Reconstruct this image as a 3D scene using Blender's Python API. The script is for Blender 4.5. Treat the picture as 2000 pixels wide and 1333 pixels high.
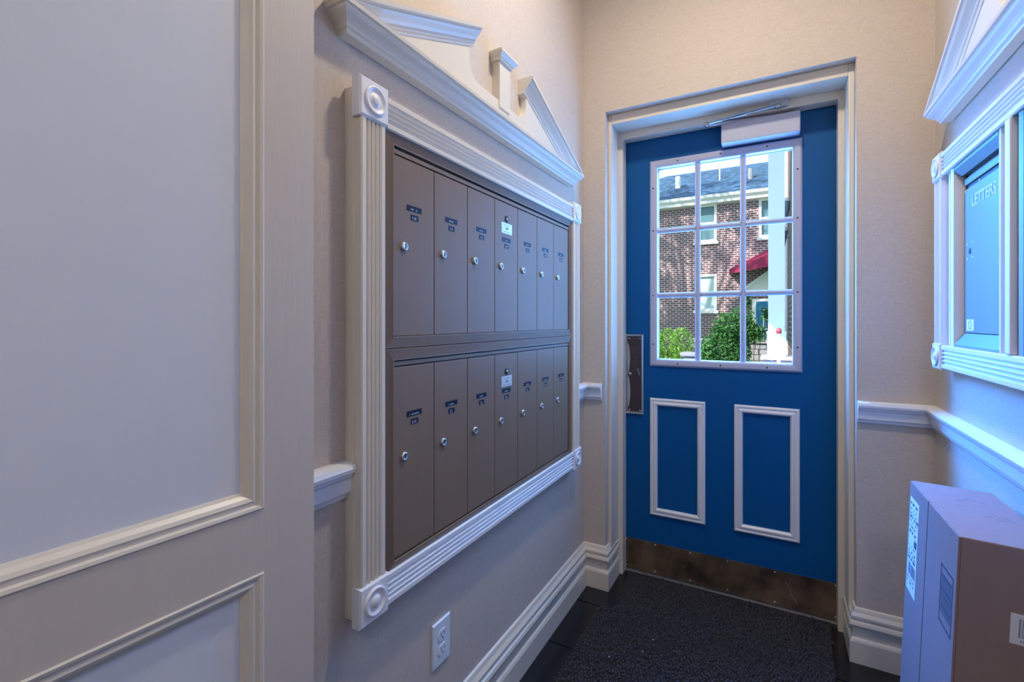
import bpy, bmesh, math, random
from mathutils import Vector, Matrix
random.seed(7)
for o in list(bpy.data.objects): bpy.data.objects.remove(o, do_unlink=True)
S = bpy.context.scene
COL = S.collection
PI = math.pi

# ------------------------------------------------------------------ camera
F, HY, CX, VX, H = 918.0, 627.0, 1000.0, 1510.0, 1.232
TH = math.atan((VX - CX) / F)
cam = bpy.data.cameras.new('camera')
cam.sensor_width = 36.0; cam.sensor_fit = 'HORIZONTAL'
cam.lens = F / 2000.0 * 36.0
cam.shift_y = (HY - 666.5) / 2000.0
cam.clip_start = 0.02
camo = bpy.data.objects.new('camera', cam); COL.objects.link(camo)
camo.location = (0, 0, H); camo.rotation_euler = (PI / 2, 0, TH)
S.camera = camo

# ------------------------------------------------------------------ world, sun, window daylight, exposure
w = bpy.data.worlds.new('sky'); S.world = w; w.use_nodes = True
bg = w.node_tree.nodes['Background']
bg.inputs['Color'].default_value = (0.66, 0.83, 1.0, 1); bg.inputs['Strength'].default_value = 1.8
sl = bpy.data.lights.new('sun', 'SUN'); sl.energy = 9.0; sl.angle = math.radians(0.6); sl.color = (1.0, 0.90, 0.78)
so = bpy.data.objects.new('sun', sl); COL.objects.link(so)
SUN = Vector((0.50, 0.72, -0.62)).normalized()
so.rotation_euler = SUN.to_track_quat('-Z', 'Y').to_euler()
# daylight falling in through the glazed door
al = bpy.data.lights.new('door_daylight', 'AREA'); al.shape = 'RECTANGLE'; al.size = 0.555; al.size_y = 0.92
al.energy = 23; al.color = (0.14, 0.42, 1.0)
ao = bpy.data.objects.new('door_daylight', al); COL.objects.link(ao)
ao.location = (-0.207, 2.40, 1.505); ao.rotation_euler = (-PI / 2, 0, 0)
# open sky and sunlit yard on the left of the porch, shining across to the right wall
yl = bpy.data.lights.new('yard_daylight', 'AREA'); yl.shape = 'RECTANGLE'; yl.size = 1.9; yl.size_y = 2.3
yl.energy = 1450; yl.color = (0.02, 0.225, 1.0)
yo = bpy.data.objects.new('yard_daylight', yl); COL.objects.link(yo)
yo.location = (-1.35, 4.10, 3.05); yo.rotation_euler = (Vector((-0.2, 2.33, 1.45)) - Vector(yo.location)).to_track_quat('-Z', 'Y').to_euler()
S.view_settings.view_transform = 'Standard'; S.view_settings.look = 'None'
S.view_settings.exposure = 0.0; S.view_settings.gamma = 1.0; S.view_settings.use_curve_mapping = False
LAMP_L, FILL_L = 330.0, 58.0

# ------------------------------------------------------------------ materials
def srgb(r, g, b):
    f = lambda c: c / 12.92 if c <= 0.04045 else ((c + 0.055) / 1.055) ** 2.4
    return (f(r / 255), f(g / 255), f(b / 255), 1)
MATS = {}
class N:
    def __init__(s, name):
        s.m = bpy.data.materials.new(name); s.m.use_nodes = True
        s.t = s.m.node_tree; s.b = s.t.nodes['Principled BSDF']; MATS[name] = s.m
    def n(s, typ, **kw):
        x = s.t.nodes.new(typ)
        for k, v in kw.items():
            if k in x.inputs: x.inputs[k].default_value = v
            else: setattr(x, k, v)
        return x
    def l(s, a, ao, b, bi): s.t.links.new(a.outputs[ao], b.inputs[bi])
def mat(name, col, rough=0.5, metal=0.0, var=0.06, scale=30, bump=0.0, bscale=200, stretch=(1, 1, 1), spec=0.5, sharp=False):
    x = N(name); b = x.b
    b.inputs['Roughness'].default_value = rough; b.inputs['Metallic'].default_value = metal
    b.inputs['Specular IOR Level'].default_value = spec
    tc = x.n('ShaderNodeTexCoord'); mp = x.n('ShaderNodeMapping'); mp.inputs['Scale'].default_value = stretch
    x.l(tc, 'Object', mp, 'Vector')
    nz = x.n('ShaderNodeTexNoise', Scale=scale, Detail=4.0); x.l(mp, 'Vector', nz, 'Vector')
    mx = x.n('ShaderNodeMix', data_type='RGBA')
    c1 = tuple(c * (1 - var) for c in col[:3]) + (1,); c2 = tuple(min(1, c * (1 + var)) for c in col[:3]) + (1,)
    mx.inputs[6].default_value = c1; mx.inputs[7].default_value = c2
    if sharp:
        mr = x.n('ShaderNodeMapRange'); mr.inputs[1].default_value = 0.36; mr.inputs[2].default_value = 0.64
        x.l(nz, 'Fac', mr, 0); x.l(mr, 0, mx, 0)
    else: x.l(nz, 'Fac', mx, 0)
    x.t.links.new(mx.outputs[2], b.inputs['Base Color'])
    if bump:
        n2 = x.n('ShaderNodeTexNoise', Scale=bscale, Detail=3.0); x.l(mp, 'Vector', n2, 'Vector')
        bp = x.n('ShaderNodeBump', Strength=bump, Distance=0.002); x.l(n2, 'Fac', bp, 'Height'); x.l(bp, 'Normal', b, 'Normal')
    return x.m
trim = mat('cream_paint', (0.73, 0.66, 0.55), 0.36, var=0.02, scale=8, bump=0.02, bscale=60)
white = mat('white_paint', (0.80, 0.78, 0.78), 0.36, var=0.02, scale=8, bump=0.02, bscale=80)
stilep = mat('beige_door_paint', (0.60, 0.53, 0.45), 0.45, var=0.03, scale=5, bump=0.25, bscale=90, stretch=(1, 1, 0.15))
panelp = mat('pale_panel_paint', (0.70, 0.725, 0.76), 0.5, var=0.02, scale=5, bump=0.12, bscale=60)
doorblue = mat('blue_door_paint', (0.0015, 0.088, 0.27), 0.42, spec=0.2, var=0.05, scale=14, bump=0.06, bscale=70)
bronze = mat('bronze_anodised', (0.215, 0.150, 0.100), 0.5, metal=0.0, spec=0.35, var=0.05, scale=60, bump=0.05, bscale=400, stretch=(1, 1, 0.1))
bronze_t = mat('bronze_anodised_trim', (0.20, 0.14, 0.10), 0.5, metal=0.0, var=0.05, scale=60, stretch=(1, 1, 1))
black = mat('black_gap', (0.006, 0.006, 0.007), 0.6)
navy = mat('label_tape_navy', (0.006, 0.009, 0.03), 0.5, spec=0.25)
inkw = mat('white_print', (0.78, 0.80, 0.85), 0.6)
steel = mat('satin_steel', (0.62, 0.62, 0.62), 0.28, metal=0.9, var=0.04)
plate_w = mat('silver_sticker', (0.60, 0.66, 0.68), 0.35, metal=0.2)
kickm = mat('worn_bronze_kick_plate', (0.13, 0.085, 0.050), 0.45, metal=0.3, var=0.6, scale=8, bump=0.15, bscale=40, sharp=True)
pushm = mat('dark_bronze_push_plate', (0.085, 0.060, 0.062), 0.35, metal=0.5, var=0.12, scale=12)
nickel = mat('nickel_rim', (0.58, 0.56, 0.54), 0.25, metal=0.9)
closerm = mat('closer_grey_lilac', (0.46, 0.46, 0.56), 0.42, var=0.02)
outletm = mat('outlet_white', (0.78, 0.80, 0.84), 0.3, var=0.01)
card = mat('cardboard', (0.32, 0.225, 0.205), 0.75, var=0.06, scale=60, bump=0.12, bscale=300, stretch=(1, 1, 0.2), spec=0.2)
paper = mat('paper_white', (0.80, 0.80, 0.80), 0.6, var=0.01)
inkb = mat('dark_print', (0.05, 0.06, 0.09), 0.7)
greyb = mat('grey_print', (0.30, 0.32, 0.36), 0.7)
tile = mat('black_tile', (0.008, 0.008, 0.010), 0.22, var=0.3, scale=5)
grout = mat('dark_grout', (0.02, 0.02, 0.022), 0.8)
alu = mat('aluminium_sill', (0.45, 0.44, 0.42), 0.35, metal=0.8)
ceilm = mat('ceiling_paint', (0.80, 0.76, 0.68), 0.7)
letterm = mat('letter_box_metal', (0.15, 0.225, 0.27), 0.5, metal=0.1, var=0.07, scale=14, stretch=(1, 1, 0.12))
letter_t = mat('letter_box_trim_metal', (0.15, 0.25, 0.30), 0.5, metal=0.1, var=0.06, scale=30)
redbrown = mat('dark_red_recess', (0.055, 0.025, 0.025), 0.6)
# mat pile
matp = mat('charcoal_pile', (0.060, 0.055, 0.062), 0.9, var=0.5, scale=140, spec=0.15)
rubber = mat('black_rubber', (0.012, 0.012, 0.013), 0.7)

def wallpaper():
    x = N('woven_wallpaper'); b = x.b
    b.inputs['Roughness'].default_value = 0.62; b.inputs['Specular IOR Level'].default_value = 0.3
    tc = x.n('ShaderNodeTexCoord')
    nz0 = x.n('ShaderNodeTexNoise', Scale=9.0, Detail=2.0); x.l(tc, 'Object', nz0, 'Vector')
    add = x.n('ShaderNodeVectorMath', operation='MULTIPLY_ADD'); add.inputs[1].default_value = (0.006,) * 3
    x.l(nz0, 'Color', add, 0); x.l(tc, 'Object', add, 2)
    ck = x.n('ShaderNodeTexChecker', Scale=34.0); x.l(add, 'Vector', ck, 'Vector')
    outs = []
    for st in ((45, 45, 420), (420, 420, 45)):
        mp = x.n('ShaderNodeMapping'); mp.inputs['Scale'].default_value = st
        x.l(tc, 'Object', mp, 'Vector')
        nz = x.n('ShaderNodeTexNoise', Scale=1.0, Detail=3.0); x.l(mp, 'Vector', nz, 'Vector'); outs.append(nz)
    mh = x.n('ShaderNodeMix', data_type='FLOAT')
    x.l(ck, 'Fac', mh, 0); x.l(outs[0], 'Fac', mh, 2); x.l(outs[1], 'Fac', mh, 3)
    rp = x.n('ShaderNodeValToRGB'); x.t.links.new(mh.outputs[0], rp.inputs[0])
    rp.color_ramp.elements[0].position = 0.3; rp.color_ramp.elements[0].color = (0.545, 0.46, 0.385, 1)
    rp.color_ramp.elements[1].position = 0.7; rp.color_ramp.elements[1].color = (0.645, 0.56, 0.475, 1)
    x.l(rp, 'Color', b, 'Base Color')
    bp = x.n('ShaderNodeBump', Strength=0.22, Distance=0.002); x.t.links.new(mh.outputs[0], bp.inputs['Height']); x.l(bp, 'Normal', b, 'Normal')
    return x.m
paperm = wallpaper()

def brickmat(name, c1, c2, mortar, sc=1.0, axis='XZ'):
    x = N(name); b = x.b; b.inputs['Roughness'].default_value = 0.85
    tc = x.n('ShaderNodeTexCoord'); sp = x.n('ShaderNodeSeparateXYZ'); cb = x.n('ShaderNodeCombineXYZ')
    x.l(tc, 'Object', sp, 'Vector'); x.l(sp, axis[0], cb, 'X'); x.l(sp, axis[1], cb, 'Y')
    br = x.n('ShaderNodeTexBrick', Scale=1.0); br.inputs['Color1'].default_value = c1; br.inputs['Color2'].default_value = c2
    br.inputs['Mortar'].default_value = mortar; br.inputs['Mortar Size'].default_value = 0.014 * sc
    br.inputs['Brick Width'].default_value = 0.215 * sc; br.inputs['Row Height'].default_value = 0.080 * sc
    br.inputs['Mortar Smooth'].default_value = 0.1
    x.l(cb, 'Vector', br, 'Vector'); x.l(br, 'Color', b, 'Base Color')
    return x.m
brick = brickmat('red_brick', (0.16, 0.068, 0.075, 1), (0.10, 0.050, 0.065, 1), (0.48, 0.42, 0.44, 1))
brick_s = brickmat('red_brick_wing', (0.12, 0.045, 0.04, 1), (0.08, 0.035, 0.035, 1), (0.26, 0.22, 0.22, 1), axis='YZ')
shingle = mat('blue_grey_shingle', (0.030, 0.085, 0.17), 0.85, var=0.4, scale=4, sharp=True, stretch=(1, 1, 1))
extw = mat('exterior_white', (0.75, 0.76, 0.74), 0.5, var=0.02)
blind = mat('window_blind', (0.42, 0.55, 0.56), 0.6, var=0.08, scale=3)
winglass = mat('far_window_glass', (0.10, 0.20, 0.24), 0.08, var=0.15)
burg = mat('burgundy_canvas', (0.30, 0.012, 0.07), 0.6, var=0.1)
stone = mat('grey_stone', (0.26, 0.27, 0.30), 0.9, var=0.25, scale=14, bump=0.5, bscale=30)
pave = mat('pavement', (0.35, 0.34, 0.33), 0.9, var=0.1, scale=8)
grass = mat('lawn', (0.07, 0.16, 0.03), 0.9, var=0.3, scale=20)
bark = mat('bark', (0.11, 0.075, 0.05), 0.9, var=0.3)
def leafm(name, c, c2):
    x = N(name); b = x.b; b.inputs['Roughness'].default_value = 0.55
    gi = x.n('ShaderNodeNewGeometry'); rp = x.n('ShaderNodeValToRGB')
    x.l(gi, 'Random Per Island', rp, 'Fac'); rp.color_ramp.elements[0].color = c + (1,); rp.color_ramp.elements[1].color = c2 + (1,)
    x.l(rp, 'Color', b, 'Base Color')
    tr = x.n('ShaderNodeBsdfTranslucent'); x.l(rp, 'Color', tr, 'Color')
    mx = x.n('ShaderNodeMixShader'); mx.inputs[0].default_value = 0.3
    out = x.t.nodes['Material Output']; x.l(b, 'BSDF', mx, 1); x.l(tr, 'BSDF', mx, 2); x.l(mx, 'Shader', out, 'Surface')
    return x.m
leaf_y = leafm('leaf_bright', (0.10, 0.26, 0.03), (0.28, 0.50, 0.08))
leaf_d = leafm('leaf_deep', (0.025, 0.12, 0.035), (0.10, 0.30, 0.07))
redcap = mat('red_cap', (0.45, 0.05, 0.03), 0.4)
canm = mat('lamp_can_grey', (0.22, 0.30, 0.33), 0.5)

def glassm(name, tint):
    x = N(name); x.t.nodes.remove(x.b)
    tr = x.n('ShaderNodeBsdfTransparent', Color=tint); gl = x.n('ShaderNodeBsdfGlossy', Roughness=0.02)
    lw = x.n('ShaderNodeLayerWeight'); mx = x.n('ShaderNodeMixShader')
    pw_ = x.n('ShaderNodeMath', operation='POWER'); pw_.inputs[1].default_value = 5.0
    ma = x.n('ShaderNodeMath', operation='MULTIPLY_ADD'); ma.inputs[1].default_value = 0.5; ma.inputs[2].default_value = 0.001
    x.l(lw, 'Facing', pw_, 0); x.l(pw_, 'Value', ma, 0); x.l(ma, 'Value', mx, 0); x.l(tr, 'BSDF', mx, 1); x.l(gl, 'BSDF', mx, 2)
    x.l(mx, 'Shader', x.t.nodes['Material Output'], 'Surface'); return x.m
pane = glassm('clear_pane', (0.96, 0.98, 0.99, 1))
def emitm(name, col, s):
    x = N(name); x.t.nodes.remove(x.b); e = x.n('ShaderNodeEmission', Strength=s); e.inputs['Color'].default_value = col
    x.l(e, 'Emission', x.t.nodes['Material Output'], 'Surface'); return x.m
lampm = emitm('lamp_dome_warm', (1.0, 0.91, 0.78, 1), LAMP_L)
fillm = emitm('fill_light_dome', (0.97, 0.97, 1.0, 1), FILL_L)  # glow of the fill light added behind the viewer

# ------------------------------------------------------------------ mesh builder
class MB:
    def __init__(s): s.v = []; s.f = []; s.sm = []
    def add(s, vs, fs, smooth=False):
        o = len(s.v); s.v += [tuple(v) for v in vs]
        s.f += [tuple(i + o for i in f) for f in fs]; s.sm += [smooth] * len(fs); return s
    def box(s, x0, x1, y0, y1, z0, z1, b=0.0):
        if b <= 0:
            v = [(x, y, z) for z in (z0, z1) for y in (y0, y1) for x in (x0, x1)]
            return s.add(v, [(0, 2, 3, 1), (4, 5, 7, 6), (0, 1, 5, 4), (2, 6, 7, 3), (0, 4, 6, 2), (1, 3, 7, 5)])
        bm = bmesh.new(); bmesh.ops.create_cube(bm, size=1)
        for v in bm.verts: v.co = Vector((x0 + (v.co.x + .5) * (x1 - x0), y0 + (v.co.y + .5) * (y1 - y0), z0 + (v.co.z + .5) * (z1 - z0)))
        bmesh.ops.bevel(bm, geom=bm.edges[:], offset=b, segments=2, profile=0.6, affect='EDGES')
        bm.verts.index_update(); s.add([v.co for v in bm.verts], [[v.index for v in f.verts] for f in bm.faces]); bm.free(); return s
    def sweep(s, path, prof, nrm, closed=False, smooth=False):
        """prof: closed list (u,d); u along nrm x tangent, d along nrm; mitred corners"""
        P = [Vector(p) for p in path]; nrm = Vector(nrm).normalized(); n = len(P); k = len(prof); rings = []
        for i in range(n):
            tp = (P[i] - P[i - 1]).normalized() if (closed or i > 0) else None
            tn = (P[(i + 1) % n] - P[i]).normalized() if (closed or i < n - 1) else None
            if tp is None: sd = nrm.cross(tn)
            elif tn is None: sd = nrm.cross(tp)
            else:
                a = nrm.cross(tp); b = nrm.cross(tn); m = (a + b).normalized(); sd = m / max(0.2, m.dot(a))
            rings.append([P[i] + sd * u + nrm * d for u, d in prof])
        vs = [v for r in rings for v in r]; fs = []
        for i in range(n if closed else n - 1):
            j = (i + 1) % n
            for q in range(k):
                r = (q + 1) % k; fs.append((i * k + q, i * k + r, j * k + r, j * k + q))
        s.add(vs, fs, smooth)
        if not closed: s.add(rings[0], [tuple(range(k))[::-1]]); s.add(rings[-1], [tuple(range(k))])
        return s
    def prism(s, poly, fn, a, b):
        """poly 2d -> fn(p, t) for t in a,b"""
        k = len(poly); s.add([fn(p, a) for p in poly] + [fn(p, b) for p in poly],
              [tuple(range(k))[::-1], tuple(range(k, 2 * k))] + [(i, (i + 1) % k, k + (i + 1) % k, k + i) for i in range(k)]); return s
    def lathe(s, prof, c, ax, seg=24, smooth=True):
        """prof: (r, h) along ax from c"""
        c = Vector(c); ax = Vector(ax).normalized(); u = ax.orthogonal().normalized(); w_ = ax.cross(u); k = len(prof)
        vs = [c + ax * h + (u * math.cos(2 * PI * i / seg) + w_ * math.sin(2 * PI * i / seg)) * r for i in range(seg) for r, h in prof]
        fs = [(i * k + q, ((i + 1) % seg) * k + q, ((i + 1) % seg) * k + q + 1, i * k + q + 1) for i in range(seg) for q in range(k - 1)]
        return s.add(vs, fs, smooth)
    def tube(s, p0, p1, r, seg=10, r1=None):
        p0 = Vector(p0); p1 = Vector(p1); L = (p1 - p0).length; r1 = r if r1 is None else r1
        return s.lathe([(0.0001, 0), (r, 0), (r1, L), (0.0001, L)], p0, p1 - p0, seg, False)
    def build(s, name, m, parent=None, smooth_angle=None):
        me = bpy.data.meshes.new(name); me.from_pydata(s.v, [], s.f); me.materials.append(m)
        for p, q in zip(me.polygons, s.sm): p.use_smooth = q
        bm = bmesh.new(); bm.from_mesh(me); bmesh.ops.recalc_face_normals(bm, faces=bm.faces[:]); bm.to_mesh(me); bm.free()
        me.validate(); me.update()
        o = bpy.data.objects.new(name, me); COL.objects.link(o)
        if parent is not None: o.parent = parent; o.matrix_parent_inverse = Matrix.Identity(4); 
        if parent is not None:
            W = WORLD.get(parent.name, Matrix.Identity(4)); me.transform(W.inverted()); WORLD[o.name] = W
        return o
WORLD = {}
def thing(name, loc, label, cat, group=None, kind=None):
    o = bpy.data.objects.new(name, None); COL.objects.link(o); o.empty_display_size = 0.05
    o.location = loc; WORLD[o.name] = Matrix.Translation(Vector(loc)); tag(o, label, cat, group, kind); return o
def tag(o, label, cat=None, group=None, kind=None):
    if label: o['label'] = label
    if cat: o['category'] = cat
    if group: o['group'] = group
    if kind: o['kind'] = kind
    return o
def struct(o, label, cat): return tag(o, label, cat, None, 'structure')

# ------------------------------------------------------------------ dimensions (metres; camera above the origin)
XL, XR, YW, YB, ZC = -0.78, 0.483, 2.10, -2.2, 2.92
OX0, OX1, OZ = -0.676, 0.2645, 2.193          # door recess in the far wall
YD = 2.32                                      # inner face of the blue door

# ---- shell
struct(MB().box(XL - 0.14, XL, YB, YW + 0.35, -0.05, ZC).build('wall_left', paperm), 'left wall in beige woven wallpaper behind the mailboxes', 'wall')
struct(MB().box(XR, XR + 0.14, YB, YW + 0.35, -0.05, ZC).build('wall_right', paperm), 'right wall in beige woven wallpaper beside the blue door', 'wall')
m = MB(); m.box(XL, OX0, YW, YW + 0.35, -0.05, ZC); m.box(OX1, XR, YW, YW + 0.35, -0.05, ZC); m.box(OX0, OX1, YW, YW + 0.35, OZ, ZC)
struct(m.build('wall_far', paperm), 'beige papered end wall around the blue door recess', 'wall')
struct(MB().box(XL - 0.14, XR + 0.14, YB - 0.14, YB, -0.05, ZC).build('wall_back', paperm), 'papered wall behind the viewer', 'wall')
struct(MB().box(XL - 0.14, XR + 0.14, YB - 0.14, YW + 0.35, ZC, ZC + 0.1).build('ceiling', ceilm), 'cream painted ceiling of the entry', 'ceiling')
fl = struct(MB().box(XL, XR, YB, YW + 0.32, -0.06, -0.004).build('floor', grout), 'black tiled floor around the mat', 'floor')
ts = 0.3048; gp = 0.0025; yj = 1.651
xs = [-0.78 - 0.06 + i * ts for i in range(6)]; ys = [yj + (i - 13) * ts for i in range(17)]
for i in range(5):
    for j in range(16):
        x0 = max(xs[i], XL); x1 = min(xs[i + 1], XR); y0 = max(ys[j], YB); y1 = min(ys[j + 1], YD + 0.06)
        if x1 - x0 < 0.02 or y1 - y0 < 0.02: continue
        MB().box(x0 + gp, x1 - gp, y0 + gp, y1 - gp, -0.008, 0.0, 0.0012).build('tile', tile, fl)

# ---- baseboards and chair rails: profile (u = out from wall, d = height)
BASE = [(0, 0), (0.022, 0), (0.022, 0.076), (0.019, 0.084), (0.013, 0.090), (0.013, 0.124), (0.019, 0.128), (0.024, 0.137), (0.021, 0.147), (0.014, 0.151),
        (0.014, 0.155), (0.0185, 0.160), (0.0185, 0.167), (0.010, 0.178), (0.006, 0.190), (0.0, 0.194)]
RAIL = [(0, 0.864), (0.008, 0.866), (0.010, 0.876), (0.017, 0.880), (0.019, 0.908), (0.023, 0.912), (0.024, 0.918), (0.031, 0.922), (0.033, 0.930), (0.029, 0.938), (0.012, 0.943), (0, 0.943)]
def runz(name, path, prof, label, m_=trim, cat='baseboard'):
    # walls lie on the right of the path direction; nrm x tangent = left side
    return struct(MB().sweep([(x, y, 0) for x, y in path], prof, (0, 0, 1)).build(name, m_), label, cat)
e = 0.0005
runz('baseboard_right', [(OX1 - e, 2.256), (OX1 - e, YW - e), (XR - e, YW - e), (XR - e, YB)][::-1] and [(XR - e, YB), (XR - e, YW - e), (OX1 - e, YW - e), (OX1 - e, 2.256)], BASE, 'stepped cream baseboard running right of the blue door')
runz('baseboard_left', [(OX0 + e, 2.256), (OX0 + e, YW - e), (XL + e, YW - e), (XL + e, YB)], BASE, 'stepped cream baseboard running left of the blue door', cat='baseboard')
runz('trim_1', [(XR - e, YB), (XR - e, YW - e), (0.2665, YW - e), (0.2665, YW - e + 0.0004)][:3], RAIL, 'white chair rail wrapping the corner right of the door', white, 'chair rail')
runz('trim_2', [(-0.690, YW - e), (-0.690, YW - 2 * e), (-0.690, YW - 3 * e)][:1] + [(XL + e, YW - e), (XL + e, 1.90)], RAIL, 'short white chair rail in the corner between mailboxes and door', white, 'chair rail')
runz('trim_3', [(XL + e, 0.688), (XL + e, YB)], RAIL, 'white chair rail end left of the mailbox surround', white, 'chair rail')

# ---- door frame in the recess (trim_4)
m = MB()
for sx, xw, xi, xst in ((-1, OX0, -0.660, -0.640), (1, OX1, 0.2457, 0.227)):
    a, b = sorted((xw, xi)); m.box(a, b, 2.143, 2.40, 0.0, OZ, 0.003)
    a, b = sorted((xi, xst)); m.box(a - 0.002, b + 0.002, 2.256, YD - 0.004, 0.0, 2.150, 0.002)
m.box(-0.660, 0.2457, 2.143, 2.40, 2.148, OZ, 0.003); m.box(-0.640, 0.227, 2.256, YD - 0.004, 2.112, 2.150, 0.002)
struct(m.build('trim_4', trim), 'cream painted frame set in the recess around the blue door', 'door frame')
struct(MB().box(-0.64, 0.23, 2.30, 2.40, 0.0, 0.006, 0.002).build('trim_5', alu), 'thin metal sill under the blue door', 'door sill')

# ---- blue door (door_1)
DX0, DX1, DZ = -0.655, 0.242, 2.13
d1 = thing('door_1', (-0.2, YD, 0.0), 'blue entrance door with nine-pane window and two white panel mouldings', 'door', None, 'structure')
GX0, GX1, GZ0, GZ1 = -0.487, 0.072, 1.048, 1.968
m = MB(); yb = YD + 0.045
m.box(DX0, GX0 - .012, YD, yb, 0.008, DZ); m.box(GX1 + .012, DX1, YD, yb, 0.008, DZ); m.box(GX0 - .012, GX1 + .012, YD, yb, 0.008, GZ0 - .012); m.box(GX0 - .012, GX1 + .012, YD, yb, GZ1 + .012, DZ)
m.build('slab', doorblue, d1)
GF = [(0.0, -0.03), (0.0, 0.006), (-0.005, 0.0095), (-0.012, 0.011), (-0.026, 0.012), (-0.031, 0.009), (-0.035, 0.004), (-0.035, -0.0), (-0.013, 0.0), (-0.013, -0.03)]
rect = lambda x0, x1, z0, z1, y: [(x0, y, z0), (x0, y, z1), (x1, y, z1), (x1, y, z0)]
def frame_y(x0, x1, z0, z1, y, prof, name, m_, parent, inv=1):
    # facing -y; inner edge given; u negative = outward
    return MB().sweep(rect(x0, x1, z0, z1, y), [(-u * inv, d) for u, d in prof], (0, -1, 0), True).build(name, m_, parent)
gf = frame_y(GX0, GX1, GZ0, GZ1, YD, GF, 'window_frame', closerm, d1)
for fx in (0.17, 0.5, 0.83):
    for z in (GZ0 - 0.018, GZ1 + 0.018):
        MB().lathe([(0.0035, 0), (0.0035, 0.0005), (0.0001, 0.0007)], (GX0 + fx * (GX1 - GX0), YD - 0.0122, z), (0, -1, 0), 8).build('screw_hole', black, gf)
for z in (1.12, 1.353, 1.665, 1.87):
    for x in (GX0 - 0.018, GX1 + 0.018):
        MB().lathe([(0.0035, 0), (0.0035, 0.0005), (0.0001, 0.0007)], (x, YD - 0.0122, z), (0, -1, 0), 8).build('screw_hole', black, gf)
MV = [-0.306, -0.1175]; MH = [1.355, 1.6645]
MUN = [(-0.012, 0), (-0.012, 0.006), (-0.007, 0.011), (0, 0.013), (0.007, 0.011), (0.012, 0.006), (0.012, 0)]
for x in MV: MB().sweep([(x, YD + 0.012, GZ0), (x, YD + 0.012, GZ1)], MUN, (0, -1, 0)).build('muntin', closerm, d1)
for z in MH:
    xsn = [GX0] + MV + [GX1]
    for i in range(3):
        MB().sweep([(xsn[i] + (0.010 if i else 0), YD + 0.0125, z), (xsn[i + 1] - (0.010 if i < 2 else 0), YD + 0.0125, z)], MUN, (0, -1, 0)).build('muntin', closerm, d1)
xsn = [GX0] + MV + [GX1]; zsn = [GZ0] + MH + [GZ1]
for i in range(3):
    for j in range(3):
        MB().box(xsn[i] - 0.004, xsn[i + 1] + 0.004 if i == 2 else xsn[i + 1] - 0.0042, YD + 0.018, YD + 0.022, zsn[j] - 0.004 if j == 0 else zsn[j], zsn[j + 1] + 0.004 if j == 2 else zsn[j + 1] - 0.0002).build('pane', pane, d1)
# outer stop behind the glass, dark bead
MB().sweep(rect(GX0, GX1, GZ0, GZ1, YD + 0.023), [(0.0, 0), (0.006, 0), (0.006, -0.02), (0.0, -0.02)], (0, -1, 0), True).build('glazing_bead', bronze_t, d1)
PM = [(0, 0), (0, 0.007), (0.004, 0.011), (0.009, 0.0115), (0.012, 0.0085), (0.017, 0.0085), (0.022, 0.014), (0.028, 0.014), (0.033, 0.009), (0.035, 0.004), (0.035, 0)]
for x0, x1 in ((-0.521, -0.272), (-0.152, 0.098)):
    MB().sweep(rect(x0, x1, 0.296, 0.859, YD), [(-u, d) for u, d in PM], (0, -1, 0), True).build('panel_moulding', white, d1)
kp = MB().box(-0.647, 0.236, YD - 0.003, YD + 0.001, 0.010, 0.159, 0.0008).build('kick_plate', kickm, d1)
for fx in (0.012, 0.17, 0.35, 0.53, 0.74, 0.985):
    for z in (0.150, 0.022):
        MB().lathe([(0.004, 0), (0.003, 0.0015), (0.0001, 0.002)], (-0.647 + fx * 0.883, YD - 0.003, z), (0, -1, 0), 8).build('screw', steel, kp)
m = MB(); sc_ = [(0.045, 0.118), (0.060, 0.098), (0.068, 0.070), (0.082, 0.052), (0.088, 0.030)]
for a_, b_ in zip(sc_, sc_[1:]): m.tube((a_[0], YD - 0.0031, a_[1]), (b_[0], YD - 0.0031, b_[1]), 0.0009, 5)
m.build('scratch', greyb, kp)
pp = MB().box(-0.636, -0.556, YD - 0.004, YD + 0.001, 0.778, 1.160, 0.0005).build('push_plate', pushm, d1)
RIM = [(0, 0), (0, 0.009), (0.003, 0.012), (0.008, 0.011), (0.012, 0.005), (0.012, 0)]
MB().sweep(rect(-0.642, -0.552, 0.773, 1.165, YD), [(-u, d) for u, d in RIM], (0, -1, 0), True).build('plate_rim', nickel, pp)
# worn paint crescent along the left edge of the plate
pts = []
for i in range(25):
    t = i / 24; pts.append((-0.630 + 0.013 * abs(math.sin(t * 2 * PI)) ** 0.6 * (0.9 if t < .5 else 1.0), 1.13 - t * 0.33))
m = MB(); vs = [(p[0], YD - 0.0052, p[1]) for p in pts] + [(-0.631, YD - 0.0052, p[1]) for p in pts]; m.add(vs, [(i, i + 1, 26 + i, 25 + i) for i in range(24)])
m.build('paint_edge', mat('plate_paint_edge', (0.36, 0.38, 0.38), 0.5), pp)
for x in (-0.622, -0.570):
    for z in (1.145, 0.792): MB().lathe([(0.004, 0), (0.003, 0.002), (0.0001, 0.003)], (x, YD - 0.004, z), (0, -1, 0), 8).build('screw', steel, pp)
MB().lathe([(0.008, 0), (0.008, 0.003), (0.005, 0.006), (0.0001, 0.0065)], (-0.617, YD - 0.004, 0.97), (0, -1, 0), 12).build('cylinder_lock', steel, pp)
MB().tube((-0.582, YD - 0.006, 1.0), (-0.571, YD - 0.006, 0.966), 0.0022).build('keyway_scratch', nickel, pp)
MB().box(-0.611, -0.601, YD - 0.0046, YD - 0.004, 1.038, 1.043).build('screw_hole', black, pp)
MB().box(-0.577, -0.569, YD - 0.0046, YD - 0.004, 1.041, 1.044).build('screw_hole', black, pp)
arc = [(-0.598 + 0.024 * math.cos(a), YD - 0.0046, 1.138 + 0.026 * math.sin(a)) for a in [PI + i * PI / 12 for i in range(13)]]
m = MB()
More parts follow.
